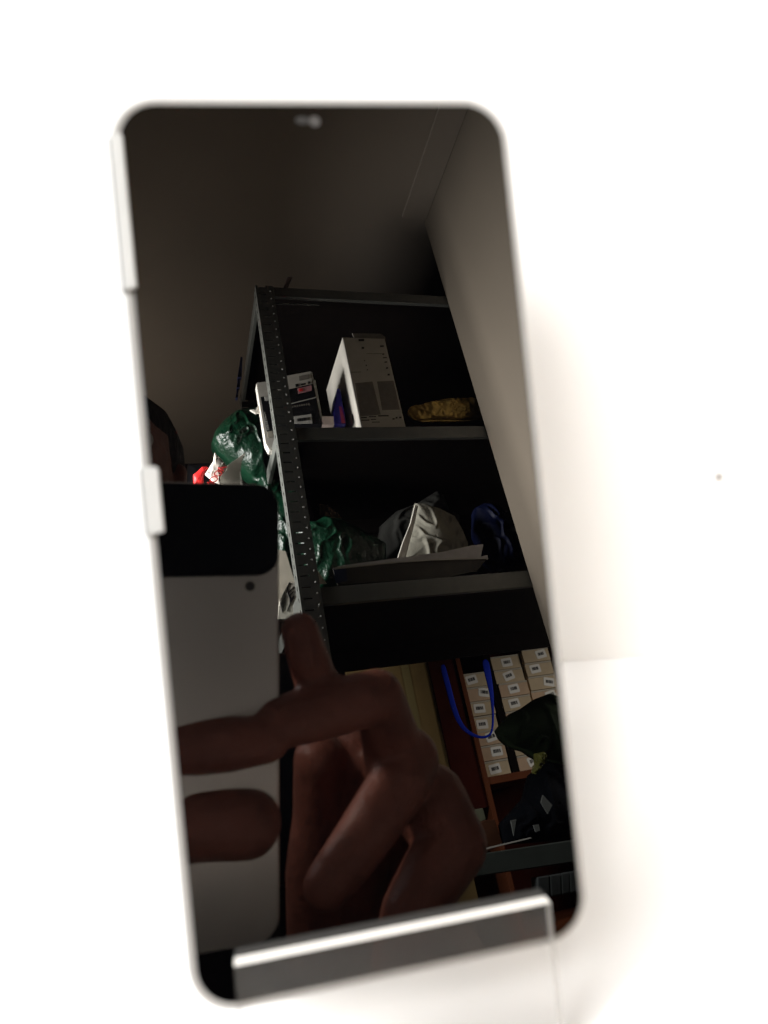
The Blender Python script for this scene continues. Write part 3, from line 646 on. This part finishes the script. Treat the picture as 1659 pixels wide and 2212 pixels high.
lhand = H((535, 1778, .2545, .0125), (430, 1772, .2550, .0140), (320, 1800, .262, .0165), (180, 1880, .285, .026), (120, 1950, .31, .032), (90, 2050, .34, .026))
fingers += chain(lhand) + chain(H((578, 1600, .2555, .0080), (500, 1606, .2545, .0100), (390, 1612, .2545, .0108), (260, 1640, .264, .0110), (130, 1760, .295, .016), (120, 1950, .31, .03)))
for k in range(3): fingers += chain([lhand[4], (HD(60 - 20 * k, 1700 + 70 * k, .292), .009), (HD(200 - 15 * k, 1690 + 60 * k, .2905 + .001 * k), .0075)])
el2 = shoulder2 + Vector((0, 0.03, -0.30)); fingers += chain([(shoulder2, .05), (el2, .038), (lhand[5][0], .026)])
fingers.append(sphere_pts(head, .082, .92, 1.0, 1.28)); fingers.append(sphere_pts(head - fdir * 0.015 + Vector((0, 0, .03)), .086, .95, 1.02, 1.0))
fingers.append(sphere_pts(head + fdir * 0.03 + Vector((0, 0, -.07)), .050, 1, 1, 1.0))
fingers += chain([(head + fdir * 0.080 + Vector((0, 0, 0.015)), .009), (head + fdir * 0.098 + Vector((0, 0, -0.025)), .014)])
for s in (1, -1):
    fingers += chain([(head + side * s * .080 + Vector((0, 0, .015)), .012), (head + side * s * .078 + Vector((0, 0, -.02)), .010)])
fused('body', fingers, M_skin, person, 0.0017, 5)
hp = [sphere_pts(head - fdir * 0.034 + Vector((0, 0, .046)), .100, .97, .97, .98), sphere_pts(head - fdir * 0.045 + Vector((0, 0, -.02)), .092, .98, .9, 1.0)]
fused('hair', hp, M_hair, person, 0.004, 3)
for s in (1, -1):
    mesh('eye', *sphere_pts(head + fdir * 0.072 + side * s * .032 + Vector((0, 0, .012)), .012), mat('eye_white', (0.6, 0.58, 0.55), 0.2), person, smooth=True)
mesh('mouth', *sphere_pts(head + fdir * 0.077 + Vector((0, 0, -.062)), .016, 1.1, .5, .35), mat('lips', (0.35, 0.10, 0.09), 0.5), person, smooth=True)
torso = chain([(chest + Vector((0, 0, 0.10)), .12), (chest, .15), (chest + Vector((0, 0, -.3)), .15), (chest + Vector((0, 0, -.5)), .15)])
torso += chain([(shoulder, .066), (neck + Vector((0, 0, -0.13)), .075), (shoulder2, .066)]) + chain([(shoulder, .066), (elbow.lerp(shoulder, .4), .056)]) + chain([(shoulder2, .066), (el2, .05)])
fused('shirt', torso, M_shirt, person, 0.006, 4)
for s in (1, -1):
    hipj = chest + side * s * .09 + Vector((0, 0, -.52)); foot = Vector((hipj.x, hipj.y, FLOOR + 0.05))
    fused('trouser_leg', chain([(hipj, .09), (hipj.lerp(foot, .5), .065), (foot, .05)]), mat('dark_trousers', (0.015, 0.016, 0.025), 0.9), person, 0.01, 2)
    fused('shoe', chain([(foot + Vector((0, 0, -.008)), .042), (foot + fdir * .13 + Vector((0, 0, -.012)), .036)]), M_blk, person, 0.006, 2)

# the phone in that hand: its back lies just behind the camera
def HC(u, v, back):
    d = ray(u, v); o = d * (PD / d.dot(RN)); r = rd(d)
    k = (back - o.dot(-VIEW)) / r.dot(-VIEW)
    return o + r * k
c0 = HC(603, 1047, 0.0025)
def camxy(p): return p.dot(CRT), p.dot(CUP)
ax_, ay_ = camxy(c0); bx_, by_ = camxy(HC(355, 1247, 0.0025)); sx_ = 1 if bx_ > ax_ else -1
dark_h = ay_ - by_
def CW(x, y, b): return CRT * (ax_ + sx_ * x) + CUP * (ay_ - y) - VIEW * b
hp_ = thing('held_phone', 'grey phone with a black camera band that takes the photograph', 'phone', CW(0.037, 0.16, 0.007))
def slabc(name, x0, x1, y0, y1, r, b0, b1, m, be=0.0008):
    Ls = [[CW(x, y, b) for x, y in rrect(x0 + i, x1 - i, y0 + i, y1 - i, max(r - i, 0.0002), 10)] for i, b in ((be, b0), (0, b0 + be), (0, b1 - be), (be, b1))]
    V, Fc = loops(Ls); return mesh(name, V, Fc, m, hp_)
slabc('body', 0, 0.075, 0.0, 0.166, 0.0085, 0.0026, 0.0105, mat('grey_phone_back', (0.90, 0.82, 0.74), 0.36, metal=0.55, var=0.03, vscale=20))
slabc('camera_band', 0.0003, 0.0747, 0.0003, dark_h, 0.0082, 0.0018, 0.0030, mat('black_band', (0.003, 0.0035, 0.005), 0.35), 0.0004)
lp = HC(540, 1266, 0.0025); lx, ly = camxy(lp)
n = 20; mesh('microphone_hole', *loops([[CRT * (lx + .0018 * math.cos(a * 2 * math.pi / n)) + CUP * (ly + .0018 * math.sin(a * 2 * math.pi / n)) - VIEW * b for a in range(n)] for b in (0.0024, 0.0030)]), mat('dull_dark_lens', (0.06, 0.055, 0.05), 0.5), hp_)
